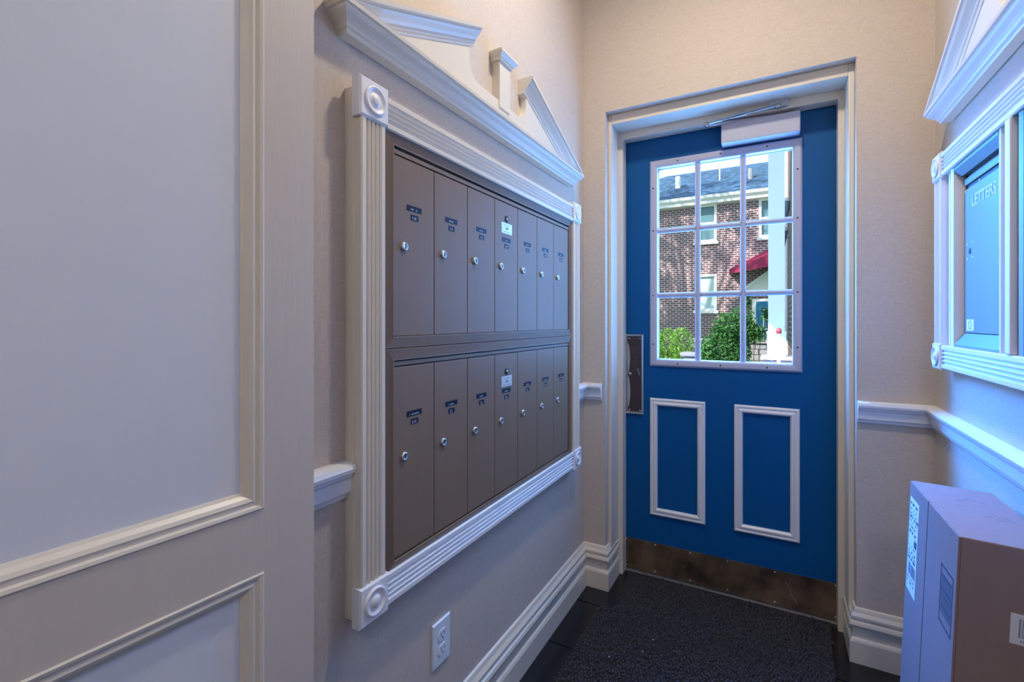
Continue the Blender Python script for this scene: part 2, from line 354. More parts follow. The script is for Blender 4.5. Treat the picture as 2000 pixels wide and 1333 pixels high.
for i in range(12): m.tube(arc[i], arc[i + 1], 0.0012, 5)
m.build('worn_mark', black, pp)
# closer
dc = MB().box(-0.200, 0.0975, 2.252, YD - 0.0005, 2.011, 2.096, 0.004).build('door_closer', closerm, d1)
MB().box(-0.016, 0.053, 2.236, 2.2555, 2.119, 2.152, 0.004).build('arm_bracket', closerm, dc)
for x in (-0.006, 0.044): MB().lathe([(0.0045, 0), (0.0035, 0.002), (0.0001, 0.003)], (x, 2.236, 2.137 if x > 0 else 2.131), (0, -1, 0), 8).build('screw', steel, dc)
MB().tube((0.018, 2.228, 2.124), (-0.255, 2.235, 2.104), 0.0055).tube((-0.10, 2.2305, 2.1155), (-0.145, 2.232, 2.112), 0.009).build('arm', nickel, dc)
MB().lathe([(0.004, -.004), (0.007, 0), (0.004, .006), (.0001, .008)], (-0.118, 2.229, 2.121), (0, 0, 1), 10).build('adjusting_screw', nickel, dc)
MB().tube((-0.255, 2.238, 2.099), (0.02, 2.290, 2.104), 0.0065).build('main_arm', closerm, dc)
MB().lathe([(0.0001, 0), (0.010, 0), (0.010, 0.016), (0.0001, 0.016)], (-0.256, 2.237, 2.093), (0, 0, 1), 14).build('elbow', nickel, dc)
MB().lathe([(0.0001, 0), (0.016, 0), (0.014, 0.014), (0.0001, 0.014)], (0.02, 2.290, 2.095), (0, 0, 1), 14).build('spindle_cap', closerm, dc)
MB().lathe([(0.0001, 0), (0.011, 0), (0.011, 0.012), (0.0001, 0.012)], (0.018, 2.228, 2.112), (0, 0, 1), 14).build('pivot', nickel, dc)

# ------------------------------------------------------------------ fluted surrounds and pediments (shared by both walls)
def side(sx, X):                       # maps (y, z, d) with d = distance out of the wall
    return lambda y, z, d: (X - sx * d, y, z)
FLUTE_W = 0.070
def flute_prof(w_, d0, d1, n=4):
    p = [(-w_ / 2, d0), (-w_ / 2, d1 - 0.003), (-w_ / 2 + 0.003, d1)]
    m0 = 0.012; span = w_ - 2 * m0; fw = span / n
    for i in range(n):
        a = -w_ / 2 + m0 + i * fw
        for t in (0.06, 0.25, 0.5, 0.75, 0.94): p.append((a + fw * t, d1 - 0.0065 * math.sin(PI * (t - .06) / .88)))
    return p + [(w_ / 2 - 0.003, d1), (w_ / 2, d1 - 0.003), (w_ / 2, d0)]
def casing(mp, a, b, z, vert, name, parent, m_=trim, d0=0.026, d1=0.046):
    pr = flute_prof(FLUTE_W, d0, d1); m = MB(); k = len(pr)
    if vert: vs = [mp(z + u, q, d) for q in (a, b) for u, d in pr]      # z = y-centre
    else: vs = [mp(q, z + u, d) for q in (a, b) for u, d in pr]
    m.add(vs, [(i, (i + 1) % k, k + (i + 1) % k, k + i) for i in range(k)] + [tuple(range(k)), tuple(range(k, 2 * k))])
    return m.build(name, m_, parent)
def rosette(mp, y, z, nrm, parent, s=0.0413, d0=0.026, d1=0.050, m_=white):
    m = MB(); b = 0.004
    o = [(-s, -s), (s, -s), (s, s), (-s, s)]
    vs = [mp(y + p, z + q, d0) for p, q in o] + [mp(y + p, z + q, d1 - b) for p, q in o] + [mp(y + p * (1 - b / s), z + q * (1 - b / s), d1) for p, q in o]
    m.add(vs, [(3, 2, 1, 0), (8, 9, 10, 11)] + [(k * 4 + i, k * 4 + (i + 1) % 4, k * 4 + 4 + (i + 1) % 4, k * 4 + 4 + i) for k in (0, 1) for i in range(4)])
    r = m.build('rosette', m_, parent)
    pr = [(0.0305, 0.0), (0.0298, 0.0035), (0.0275, 0.0052), (0.025, 0.0046), (0.0225, 0.0022), (0.019, 0.0008), (0.015, 0.0010), (0.0115, 0.0026), (0.0100, 0.0048), (0.0070, 0.0060), (0.0001, 0.0064)]
    MB().lathe(pr, mp(y, z, d1 - 0.0002), nrm, 32).build('bullseye', m_, r)
    return r
CR = [(0, 0), (0.026, 0), (0.028, 0.004), (0.028, 0.008), (0.032, 0.011), (0.034, 0.016), (0.040, 0.022), (0.049, 0.029), (0.053, 0.034), (0.054, 0.038), (0.059, 0.040), (0.060, 0.048), (0, 0.048)]
def pediment(sx, X, y0, y1, zb, slope, gap, label, bandz, block):
    mp = side(sx, X); yc = (y0 + y1) / 2
    nrm = (-sx, 0, 0)
    t = thing('pediment', mp(yc, zb, 0.0), label, 'pediment')
    # base cornice with mitred returns
    bx = X - sx * 0.002; p = [(X - sx * 0.0003, y0 + .06, 0), (bx, y0 + .06, 0), (bx, y1 - .06, 0), (X - sx * 0.0003, y1 - .06, 0)]
    if sx < 0: p = p[::-1]
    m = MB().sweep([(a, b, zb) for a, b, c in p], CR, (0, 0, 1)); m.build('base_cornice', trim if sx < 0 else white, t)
    zt = zb + 0.048; tan = math.tan(slope)
    for s_ in (-1, 1):
        ye = y0 if s_ < 0 else y1          # low outer end
        ytip = yc + s_ * gap               # cut end near the centre
        yo = ye - 0.0 * s_; L = abs(yo - ytip)
        A = (ye, zt + 0.002); ztip = zt + L * tan
        # raking cornice: profile (d out of wall, h below top line)
        cs = math.cos(slope); m = MB(); k = len(CR)
        def ring(y): 
            zz = zt + abs(ye - y) * tan + 0.006
            return [mp(y, max(zt + 0.0005, zz - (0.048 - h) / cs), d) for d, h in CR]
        vs = ring(ye) + ring(ye - s_ * 0.11) + ring(ytip)
        m.add(vs, [(j * k + i, j * k + (i + 1) % k, (j + 1) * k + (i + 1) % k, (j + 1) * k + i) for j in (0, 1) for i in range(k)] + [tuple(range(k)), tuple(range(2 * k, 3 * k))])
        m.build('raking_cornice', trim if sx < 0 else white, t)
        # tympanum half with a scooped inner edge
        poly = [(ye - s_ * 0.06, zt)]
        zz = lambda y: zt + abs(ye - y) * tan + 0.006 - 0.04 / cs
        yi = ytip + s_ * 0.018
        poly += [(ye - s_ * 0.09, max(zt, zz(ye - s_ * 0.09))), (yi, zz(yi))]
        ze = zz(yi) - 0.035
        for i in range(9):
            a = i / 8 * PI / 2; poly.append((yi - s_ * 0.052 * (1 - math.cos(a)), ze - (ze - bandz) * math.sin(a)))
        poly.append((yc, bandz)); poly.append((yc, zt))
        MB().prism(poly, lambda q, d: mp(q[0], q[1], d), 0.0003, 0.024).build('tympanum', trim if sx < 0 else white, t)
    if block:
        yb0 = yc + 0.021
        bl = MB().box(*sorted((X - sx * 0.0003, X - sx * 0.028)), yb0 - 0.034, yb0 + 0.034, bandz - 0.02, 2.062).build('centre_block', trim, t)
        m = MB(); CP = [(0, 0), (0.006, 0), (0.008, 0.008), (0.014, 0.014), (0.020, 0.020), (0.020, 0.027), (0, 0.027)]
        hx = X - sx * 0.028; pth = [(X - sx * .0003, yb0 + 0.034), (hx, yb0 + 0.034), (hx, yb0 - 0.034), (X - sx * .0003, yb0 - 0.034)]
        if sx > 0: pth = pth[::-1]
        m.sweep([(a, b, 2.052) for a, b in pth], CP, (0, 0, 1)); m.box(*sorted((X - sx * .0003, hx)), yb0 - .034, yb0 + .034, 2.06, 2.079)
        m.build('block_cap', trim, bl)
    return t

# ---- left: mailbox surround
mpL = side(-1, XL)
SY0, SY1, SZ0, SZ1 = 0.682, 1.937, 0.602, 1.735
sur = thing('mailbox_surround', mpL(1.31, SZ0, 0), 'cream fluted moulding surround with corner rosettes framing the mailboxes', 'moulding')
def backing(mp, y0, y1, z0, z1, wd, d0, d1, parent, m_=trim):
    for a, b, c, d in ((y0, y0 + wd, z0, z1), (y1 - wd, y1, z0, z1), (y0 + wd, y1 - wd, z0, z0 + wd), (y0 + wd, y1 - wd, z1 - wd, z1)):
        p = mp(a, c, d0); q = mp(b, d, d1)
        MB().box(min(p[0], q[0]), max(p[0], q[0]), a, b, c, d).build('backing_board', m_, parent)
backing(mpL, SY0 + 0.004, SY1 - 0.004, SZ0 + 0.012, SZ1 - 0.020, 0.075, 0.0003, 0.0265, sur)
R = 0.0413
for y in (SY0 + R, SY1 - R):
    for z in (SZ0 + R, SZ1 - R): rosette(mpL, y, z, (1, 0, 0), sur)
for y in (SY0 + R + 0.001, SY1 - R - 0.004): casing(mpL, SZ0 + 2 * R, SZ1 - 2 * R, y, True, 'casing', sur)
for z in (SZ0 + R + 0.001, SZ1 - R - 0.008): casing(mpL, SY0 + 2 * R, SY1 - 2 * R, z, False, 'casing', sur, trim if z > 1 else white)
pediment(-1, XL, 0.634, 1.940, 1.814, math.radians(22.6), 0.158, 'cream broken pediment with small centre block above the mailboxes', 1.928, True)

# ---- mailbox banks
TF = 0.0405; KB = 0.9893            # trim face height; mailbox plane scale about the eye line
RIDGE = [(0, 0.0003), (0, TF - 0.0015), (0.0015, TF)]
for i in range(8): RIDGE += [(0.0025 + i * 0.0026, TF), (0.0032 + i * 0.0026, TF - 0.0008), (0.0042 + i * 0.0026, TF - 0.0008), (0.0049 + i * 0.0026, TF)]
RIDGE += [(0.026, TF), (0.0265, TF - 0.0015), (0.0265, 0.0003)]
YS = [(0.798 + i * 0.1483) * KB for i in range(8)]
DEEP = 0.0365; DB = 0.0285
kz = lambda z: H + (z - H) * KB
glyph = random.Random(3)
def textmesh(body, size):
    c = bpy.data.curves.new('txt', 'FONT'); c.body = body; c.size = size; c.align_x = 'CENTER'; c.align_y = 'CENTER'
    o = bpy.data.objects.new('txt', c); COL.objects.link(o); bpy.context.view_layer.update()
    me = bpy.data.meshes.new_from_object(o.evaluated_get(bpy.context.evaluated_depsgraph_get())); bpy.data.objects.remove(o); bpy.data.curves.remove(c); return me
def put_text(body, size, fn, name, m_, parent, thick=0.0):
    me = textmesh(body, size); m = MB(); m.add([fn(v.co.x, v.co.y) for v in me.vertices], [tuple(p.vertices) for p in me.polygons])
    bpy.data.meshes.remove(me); return m.build(name, m_, parent)
ordw = ['first', 'second', 'third', 'fourth', 'fifth', 'sixth', 'seventh']
def lock(mp, y, z, d, parent, r=0.0105):
    L = MB().lathe([(r, 0), (r, 0.004), (r * 0.85, 0.0062), (r * 0.62, 0.0066), (r * 0.58, 0.0058), (0.0001, 0.0058)], mp(y, z, d), (1, 0, 0), 24).build('lock', steel, parent)
    p = mp(y, z, d + 0.0060)
    MB().box(p[0] - 0.0008, p[0] + 0.0002, y - 0.0009, y + 0.0009, z - 0.0055, z + 0.0045).build('keyway', black, L)
def bank(z0, z1, dz0, dz1, names, nums, lab_z, num_z, lock_z, mz, pz, label, ztop_strip):
    y0, y1 = 0.772 * KB, 1.866 * KB
    z0, z1, dz0, dz1, lock_z, mz, pz, ztop_strip = [kz(v) for v in (z0, z1, dz0, dz1, lock_z, mz, pz, ztop_strip)]
    lab_z = [kz(v) for v in lab_z]; num_z = [kz(v) for v in num_z]
    t = thing('mailbox_bank', mpL(1.31, z0, 0), label, 'mailboxes')
    mm = MB(); p = mpL(0, 0, 0.0003); q = mpL(0, 0, DB + 0.001); mm.box(min(p[0], q[0]), max(p[0], q[0]), y0, y1, z0, z1); mm.build('cabinet', black, t)
    pth = [mpL(y0, z0, 0), mpL(y0, z1, 0), mpL(y1, z1, 0), mpL(y1, z0, 0)]
    MB().sweep(pth, [(-u, d) for u, d in RIDGE], (1, 0, 0), True).build('ridged_trim', bronze_t, t)
    # header strip above the doors
    MB().box(XL + DB, XL + DEEP + 0.001, y0 + 0.0265, y1 - 0.0265, dz1 + 0.003, ztop_strip, 0.0008).build('header_strip', bronze, t)
    for i in range(7):
        a, b = YS[i] + 0.0012, YS[i + 1] - 0.0012; yc = (a + b) / 2
        dr = MB().box(XL + DB, XL + DEEP, a, b, dz0, dz1, 0.0012).build('mailbox_door', bronze, t)
        dr['label'] = ordw[i] + ' bronze mailbox door from the panelled door side'
        ly = yc - 0.002; lz = lab_z[i]; dd = DEEP + 0.0006
        nm = MB().box(XL + DEEP - 0.0005, XL + dd, ly - 0.026, ly + 0.027, lz - 0.0065, lz + 0.0065).build('name_strip', navy, dr)
        m = MB(); yy = ly - names[i] * 0.0017      # tiny unreadable lettering
        for k in range(names[i]):
            if glyph.random() < 0.12: yy += 0.0034; continue
            hh = 0.0036; x_ = XL + dd + 0.0002; zc = lz - 0.0022
            m.add([(x_, yy, zc - hh / 2), (x_, yy + 0.0009, zc - hh / 2), (x_, yy + 0.0009, zc + hh / 2), (x_, yy, zc + hh / 2)], [(0, 1, 2, 3)])
            o_ = glyph.choice((-1, 0, 1)) * hh / 2.4
            m.add([(x_, yy, zc + o_ - .0005), (x_, yy + 0.0025, zc + o_ - .0005), (x_, yy + 0.0025, zc + o_ + .0005), (x_, yy, zc + o_ + .0005)], [(0, 1, 2, 3)])
            yy += 0.0034
        m.build('name_print', inkw, nm)
        nb = MB().box(XL + DEEP - 0.0005, XL + dd, ly - 0.012, ly + 0.0145, num_z[i] - 0.0065, num_z[i] + 0.0065).build('number_strip', navy, dr)
        put_text(nums[i], 0.0105, lambda u, v: (XL + dd + 0.0002, ly - 0.001 + u, num_z[i] - 0.0015 + v), 'number_print', inkw, nb)
        lock(mpL, a + 0.034, lock_z, DEEP, dr)
        if i == 3:
            MB().lathe([(0.0105, 0), (0.0105, 0.0012), (0.009, 0.0018), (0.0001, 0.0018)], mpL(yc - 0.001, mz, DEEP), (1, 0, 0), 20).build('master_lock', black, dr)
            MB().lathe([(0.0045, 0), (0.0045, 0.0008), (0.0001, 0.001)], mpL(yc - 0.001, mz, DEEP + 0.0018), (1, 0, 0), 12).build('master_lock_core', steel, dr)
            pl = MB().box(XL + DEEP - 0.0004, XL + DEEP + 0.0012, yc - 0.034, yc + 0.033, pz - 0.017, pz + 0.017, 0.0005).build('maker_plate', plate_w, dr)
            x_ = XL + DEEP + 0.0014
            m = MB()
            for (u0, u1, v0, v1) in ((-.009, .009, -.004, .004), (-.022, -.006, .009, .011), (-.004, .02, .009, .011), (-.029, -.026, -.002, .002), (.026, .029, -.002, .002), (-.026, -.006, -.012, -.010), (0.0, .026, -.012, -.010)):
                m.add([(x_, yc + u0, pz + v0), (x_, yc + u1, pz + v0), (x_, yc + u1, pz + v1), (x_, yc + u0, pz + v1)], [(0, 1, 2, 3)])
            m.build('plate_print', greyb, pl)
    return t
bank(1.1695, 1.656, 1.197, 1.610, [7, 6, 5, 4, 6, 7, 6], ['1 H', '1 I', '1 J', '1 K', '1 L', '1 M', '1 N'], [1.499] * 3 + [1.492] + [1.499] * 3, [1.478] * 3 + [1.472] + [1.478] * 3, 1.4045, 1.560, 1.529,
     'upper bank of seven tall bronze mailboxes with keyed locks', 1.6235)
bank(0.660, 1.1685, 0.691, 1.126, [10, 7, 5, 6, 5, 8, 4], ['2 H', '2 I', '2 J', '2 K', '2 L', '2 M', '2 N'], [1.012] * 3 + [1.008] + [1.012] * 3, [0.992] * 3 + [0.987] + [0.992] * 3, 0.9165, 1.069, 1.037,
     'lower bank of seven tall bronze mailboxes with keyed locks', 1.1385)

# ---- right: letter box, surround, pediment
mpR = side(1, XR)
RY1 = 1.936; RY0 = 0.868; RZ0, RZ1 = 1.084, 1.741; R2 = 0.0395
rs = thing('letter_box_surround', mpR(1.40, RZ0, 0), 'white fluted moulding surround with rosettes around the letter box', 'moulding')
backing(mpR, RY0 + 0.003, RY1 - 0.003, RZ0 + 0.008, RZ1 - 0.008, 0.068, 0.0003, 0.0225, rs, white)
for y in (RY0 + R2, RY1 - R2):
    for z in (RZ0 + R2, RZ1 - R2): rosette(mpR, y, z, (-1, 0, 0), rs, R2, 0.022, 0.046)
for y in (RY0 + R2, RY1 - R2): casing(mpR, RZ0 + 2 * R2, RZ1 - 2 * R2, y, True, 'casing', rs, white, 0.022, 0.042)
for z in (RZ0 + R2, RZ1 - R2): casing(mpR, RY0 + 2 * R2, RY1 - 2 * R2, z, False, 'casing', rs, white, 0.022, 0.042)
def bar(name, y0, y1, z0, z1, d0, d1, m_, parent, b=0.003):
    return MB().box(XR - d1, XR - d0, y0, y1, z0, z1, b).build(name, m_, parent)
zi0, zi1 = RZ0 + 2 * R2 - 0.004, RZ1 - 2 * R2 + 0.004
for ya, yb_ in ((1.800, 1.858), (1.372, 1.432), (0.946, 1.002)):
    m = MB(); m.box(XR - 0.024, XR - 0.0003, ya, yb_, zi0, zi1, 0.001)
    for q in (0.25, 0.6): m.box(XR - 0.030, XR - 0.0235, ya + q * (yb_ - ya) - 0.006, ya + q * (yb_ - ya) + 0.006, zi0, zi1, 0.0025)
    m.build('inner_stile', white, rs)
bar('mullion', 1.386, 1.412, zi0, zi1, 0.0305, 0.044, white, rs)
def letterbox(ya, yb_, label, letters):
    t = thing('letter_box' if letters else 'notice_panel', mpR((ya + yb_) / 2, zi0, 0), label, 'letter box' if letters else 'wall panel')
    bar('cabinet', ya - 0.002, yb_ + 0.002, zi0, zi1, 0.0003, 0.008, redbrown, t, 0.0)
    zt = zi1 - 0.028; zb = zi0 + 0.038
    FR = [(0, 0.003), (0, 0.010), (-0.004, 0.030), (-0.020, 0.032), (-0.024, 0.028), (-0.024, 0.003)]
    yi0, yi1 = ya + 0.0, yb_ + 0.0
    for nm, poly in (('side_trim', None),):
        for (c, s_) in ((ya, -1), (yb_, 1)):
            m = MB(); m.prism([(c, 0.0085), (c, 0.012), (c + s_ * 0.004, 0.034), (c + s_ * 0.020, 0.036), (c + s_ * 0.0225, 0.0325), (c + s_ * 0.0225, 0.0245), (c + s_ * 0.0225, 0.0085)], lambda q, z: (XR - q[1], q[0], z), zi0 + 0.0, zi1)
            m.build('side_trim', white if letters else letter_t, t)
    m = MB(); m.prism([(zi0, 0.0085), (zi0, 0.034), (zi0 + 0.006, 0.034), (zb, 0.014), (zb, 0.0085)], lambda q, y: (XR - q[1], y, q[0]), ya, yb_); m.build('bottom_trim', letter_t, t)
    m = MB(); m.prism([(zi1, 0.0085), (zi1, 0.034), (zi1 - 0.008, 0.034), (zt, 0.020), (zt, 0.0085)], lambda q, y: (XR - q[1], y, q[0]), ya, yb_); m.build('top_trim', letter_t, t)
    dr = bar('letter_door', ya + 0.003, yb_ - 0.008, zb + 0.002, zt - 0.042, 0.0085, 0.0145, letterm, t, 0.001)
    bar('slot_flap', ya + 0.003, yb_ - 0.008, zt - 0.030, zt - 0.012, 0.0085, 0.0150, letterm, t, 0.001)
    bar('slot', ya + 0.003, yb_ - 0.008, zt - 0.042, zt - 0.029, 0.0083, 0.0095, black, t, 0.0)
    if letters:
        yc = 1.628; x_ = XR - 0.0153
        me_o = put_text('LETTERS', 0.043, lambda u, v: (x_, yc - u, 1.553 + v), 'lettering', inkw, dr)
        for (y, z) in ((1.655, 1.598), (1.752, 1.590)):
            MB().lathe([(0.004, 0), (0.003, 0.0015), (0.0001, 0.002)], (XR - 0.0145, y, z), (-1, 0, 0), 8).build('rivet', steel, dr)
        MB().lathe([(0.0085, 0), (0.008, 0.001), (0.0001, 0.001)], (XR - 0.0145, 1.724, 1.422), (-1, 0, 0), 16).build('keyhole', black, dr)
        for (dy, dz_) in ((0.02, 0.02), (0.022, -0.02), (-0.018, 0.022), (-0.018, -0.018)):
            MB().lathe([(0.0022, 0), (0.0001, 0.001)], (XR - 0.0145, 1.724 + dy, 1.422 + dz_), (-1, 0, 0), 8).build('rivet', steel, dr)
        st = bar('sticker', 1.696, 1.748, 1.205, 1.236, 0.0144, 0.0150, paper, dr, 0.0)
        MB().sweep([(XR - 0.0152, 1.722 + 0.011 * math.cos(a), 1.2205 + 0.011 * math.sin(a)) for a in [i * PI / 8 for i in range(16)]], [(-.0012, 0), (.0012, 0), (.0012, .0003), (-.0012, .0003)], (-1, 0, 0), True).build('sticker_print', greyb, st)
    return t
letterbox(1.476, 1.776, 'grey metal letter box door embossed LETTERS on the right wall', True)
letterbox(1.026, 1.348, 'plain grey metal wall panel next to the letter box, nearest the viewer', False)
pediment(1, XR, 0.85, 1.962, 1.845, math.radians(26.5), 0.10, 'white pediment above the letter box on the right wall', 1.95, False)

# ------------------------------------------------------------------ open panelled inner door on the left (door_2)
E0 = Vector((-0.680, 0.533, 0)); ang = math.radians(3.9)
T2 = Vector((-math.sin(ang), -math.cos(ang), 0)); N2 = Vector((math.cos(ang), -math.sin(ang), 0))
d2 = thing('door_2', tuple(E0), 'beige inner door with pale recessed panels standing open at left', 'door', None, 'structure')
q2 = lambda s_, z, d: tuple(E0 + T2 * s_ + N2 * d + Vector((0, 0, z)))
def board2(name, s0, s1, z0, z1, d0, d1, m_):
    return MB().prism([(s0, z0), (s1, z0), (s1, z1), (s0, z1)], lambda p, d: q2(p[0], p[1], d), d0, d1).build(name, m_, d2)
W2, ST = 0.86, 0.086; ZR0, ZR1 = 0.846, 0.943
board2('stile', 0, ST, 0.012, 2.12, -0.040, 0, stilep); board2('stile', W2 - ST, W2, 0.012, 2.12, -0.040, 0, stilep)
for a, b in ((0.012, 0.22), (ZR0, ZR1), (2.01, 2.12)): board2('rail', ST, W2 - ST, a, b, -0.040, 0, stilep)
M2 = [(0.0, -0.018), (0.0, 0.001), (0.002, 0.0025), (0.006, 0.0015), (0.008, -0.002), (0.013, -0.002), (0.016, -0.0005), (0.021, -0.003), (0.026, -0.0085), (0.030, -0.011), (0.030, -0.018)]
for a, b in ((0.22, ZR0), (ZR1, 2.01)):
    board2('panel', ST, W2 - ST, a, b, -0.030, -0.0125, panelp)
    MB().sweep([q2(ST, a, 0), q2(W2 - ST, a, 0), q2(W2 - ST, b, 0), q2(ST, b, 0)], [(-u, d) for u, d in M2], tuple(N2), True).build('panel_moulding', trim, d2)
struct(MB().box(XL + 0.0, XL + 0.075, -0.40, -0.345, 0.0, 2.2).build('trim_6', trim), 'hinge post behind the open inner door', 'door post')

# ------------------------------------------------------------------ outlet
ot = thing('wall_outlet', (XL, 1.008, 0.315), 'white duplex outlet low on the left wall under the mailboxes', 'outlet')
m = MB(); p0 = [(0.970, 0.315), (1.046, 0.315), (1.046, 0.433), (0.970, 0.433)]; c = (1.008, 0.374)
vs = [(XL + 0.0003, y, z) for y, z in p0] + [(XL + 0.0025, y, z) for y, z in p0] + [(XL + 0.006, c[0] + (y - c[0]) * 0.92, c[1] + (z - c[1]) * 0.95) for y, z in p0]
m.add(vs, [(3, 2, 1, 0), (8, 9, 10, 11)] + [(k * 4 + i, k * 4 + (i + 1) % 4, k * 4 + 4 + (i + 1) % 4, k * 4 + 4 + i) for k in (0, 1) for i in range(4)]); m.build('cover_plate', outletm, ot)
for z in (0.3935, 0.3545):
    poly = []
    for i in range(28):
        a = 2 * PI * i / 28; poly.append((c[0] + 0.0172 * math.cos(a), z + max(-0.0138, min(0.0138, 0.0172 * math.sin(a)))))
    rc = MB().prism(poly, lambda p, d: (XL + d, p[0], p[1]), 0.005, 0.0082).build('receptacle', outletm, ot)
    x_ = XL + 0.0080
    for dy, hh in ((-0.0065, 0.0042), (0.0065, 0.0034)): MB().box(x_, x_ + 0.0004, c[0] + dy - 0.001, c[0] + dy + 0.001, z + 0.003 - hh, z + 0.003 + hh).build('slot', black, rc)
    MB().lathe([(0.0024, 0), (0.0024, 0.0003), (0.0001, 0.0004)], (x_, c[0], z - 0.0078), (1, 0, 0), 12).build('ground_hole', black, rc)
MB().lathe([(0.0028, 0), (0.002, 0.0008), (0.0001, 0.001)], (XL + 0.006, c[0], c[1]), (1, 0, 0), 10).build('screw', outletm, ot)

# ------------------------------------------------------------------ cardboard box leaning to the right wall
BXW, BYA, BYB, BH = 0.148, 1.171, 1.526, 0.828
bx_ = thing('cardboard_box', (0.272, 1.35, 0.002), 'tall brown cardboard box with shipping label standing by the right wall', 'box')
TB = Matrix.Translation((0.272, 1.35, 0.002)) @ Matrix.Rotation(math.radians(2.35), 4, 'Y')
bl_ = (BYB - BYA)
def boxpart(m, name, m_, par=None):
    o = m.build(name, m_, None); o.parent = par or bx_; o['_loc'] = 1; del o['_loc']; return o
bx_.rotation_euler = (0, math.radians(2.35), 0)
sm = 1.369 - 1.35
boxpart(MB().box(0.0012, BXW, -bl_ / 2, bl_ / 2, 0, BH, 0.0025), 'carton', card)
for a, b in ((-bl_ / 2 + .001, sm - 0.0022), (sm + 0.0022, bl_ / 2 - .001)):
    boxpart(MB().box(-0.0025, 0.0014, a, b, 0.001, BH - 0.001, 0.001), 'flap', card)
boxpart(MB().box(-0.0008, 0.002, sm - 0.0023, sm + 0.0023, 0.001, BH - 0.002), 'seam', black)
tape = mat('clear_tape', (0.42, 0.28, 0.21), 0.25, var=0.03)
sl_ = boxpart(MB().box(-0.0031, -0.0025, 0.086, 0.164, 0.565, 0.792), 'shipping_label', paper)
m = MB(); rr = random.Random(5); z = 0.782
def q_(m, y0, y1, z0, z1, x=-0.0033): m.add([(x, y0, z0), (x, y1, z0), (x, y1, z1), (x, y0, z1)], [(0, 1, 2, 3)])
while z > 0.58:
    hgt = rr.choice((0.003, 0.004, 0.006))
    if 0.68 < z < 0.71: q_(m, 0.092, 0.112, z - 0.018, z); z -= 0.024; continue
    if 0.60 < z < 0.645: 
        for k in range(14): q_(m, 0.092 + k * 0.0045, 0.092 + k * 0.0045 + rr.choice((0.0012, 0.0026)), z - 0.028, z)
        z -= 0.036; continue
    y = 0.158
    while y > 0.100:
        ln = rr.uniform(0.006, 0.02); q_(m, y - ln, y, z - hgt, z); y -= ln + rr.uniform(0.003, 0.014)
    z -= hgt + rr.uniform(0.004, 0.010)
boxpart(m, 'label_print', inkb, sl_)
m = MB(); q_(m, -0.162, -0.088, 0.735, 0.739, -0.0028); q_(m, -0.162, -0.088, 0.622, 0.626, -0.0028); q_(m, -0.162, -0.159, 0.622, 0.739, -0.0028); q_(m, -0.091, -0.088, 0.622, 0.739, -0.0028)
z = 0.722
while z > 0.646: hgt = rr.choice((0.0012, 0.0020, 0.0032)); q_(m, -0.156, -0.094, z - hgt, z, -0.0028); z -= hgt + rr.choice((0.0012, 0.002, 0.0028))
boxpart(m, 'printed_barcode', inkb)
bs = boxpart(MB().box(0.072, 0.142, -bl_ / 2 - 0.0008, -bl_ / 2 + 0.0005, 0.655, 0.710, 0.0003), 'barcode_sticker', paper)
m = MB(); x = 0.083
while x < 0.136:
    wd = rr.choice((0.0008, 0.0014, 0.0026)); m.add([(x, -bl_ / 2 - 0.001, 0.668), (x + wd, -bl_ / 2 - 0.001, 0.668), (x + wd, -bl_ / 2 - 0.001, 0.702), (x, -bl_ / 2 - 0.001, 0.702)], [(0, 1, 2, 3)]); x += wd + rr.choice((0.0008, 0.0014, 0.002))
x = 0.086
while x < 0.13: m.add([(x, -bl_ / 2 - 0.001, 0.660), (x + .0018, -bl_ / 2 - 0.001, 0.660), (x + .0018, -bl_ / 2 - 0.001, 0.664), (x, -bl_ / 2 - 0.001, 0.664)], [(0, 1, 2, 3)]); x += 0.0032
boxpart(m, 'sticker_print', greyb, bs)
m = MB()
for pts in (((0.045, 0.03), (0.052, 0.06), (0.082, 0.085), (0.105, 0.07), (0.108, 0.055)), ((0.045, 0.03), (0.06, 0.02)), ((0.075, -0.03), (0.095, -0.005), (0.115, -0.02), (0.125, -0.04)), ((0.085, -0.02), (0.1, -0.035), (0.118, -0.03))):
    for a, b in zip(pts, pts[1:]): m.tube((a[0], a[1], BH + 0.0001), (b[0], b[1], BH + 0.0001), 0.0005, 4)
boxpart(m, 'scuff_marks', greyb)
# white card edge behind the box
wc = MB().prism([(0, 0), (0.10, 0), (0.10, 0.20), (0.012, 0.20)], lambda p, t: (0.262 + p[0], 1.545 + t, 0.0 + p[1]), 0, 0.012).build('envelope', paper)
tag(wc, 'white padded envelope standing on the floor behind the box', 'envelope')

# ------------------------------------------------------------------ door mat
mo = thing('door_mat', (-0.2, 1.2, 0.0), 'dark charcoal ribbed entrance mat in front of the blue door', 'mat')
mat_poly = [(-0.652, -1.0), (-0.652, 1.945), (-0.60, 1.955), (-0.585, 2.02), (-0.618, 2.296), (0.205, 2.296), (0.187, 2.02), (0.178, 1.6), (0.178, -1.0)]
MB().prism(mat_poly, lambda p, z: (p[0], p[1], z), 0.0004, 0.004).build('backing', rubber, mo)
def inside(x, y):
    c_ = False; n = len(mat_poly)
    for i in range(n):
        (x0, y0), (x1, y1) = mat_poly[i], mat_poly[(i + 1) % n]
        if (y0 > y) != (y1 > y) and x < (x1 - x0) * (y - y0) / (y1 - y0) + x0: c_ = not c_
    return c_
V = []; Fc = []; rr = random.Random(11)
sx_, sy_ = 0.0118, 0.0145
ny = int((2.296 - 0.55) / sy_); nx = int(0.86 / sx_)
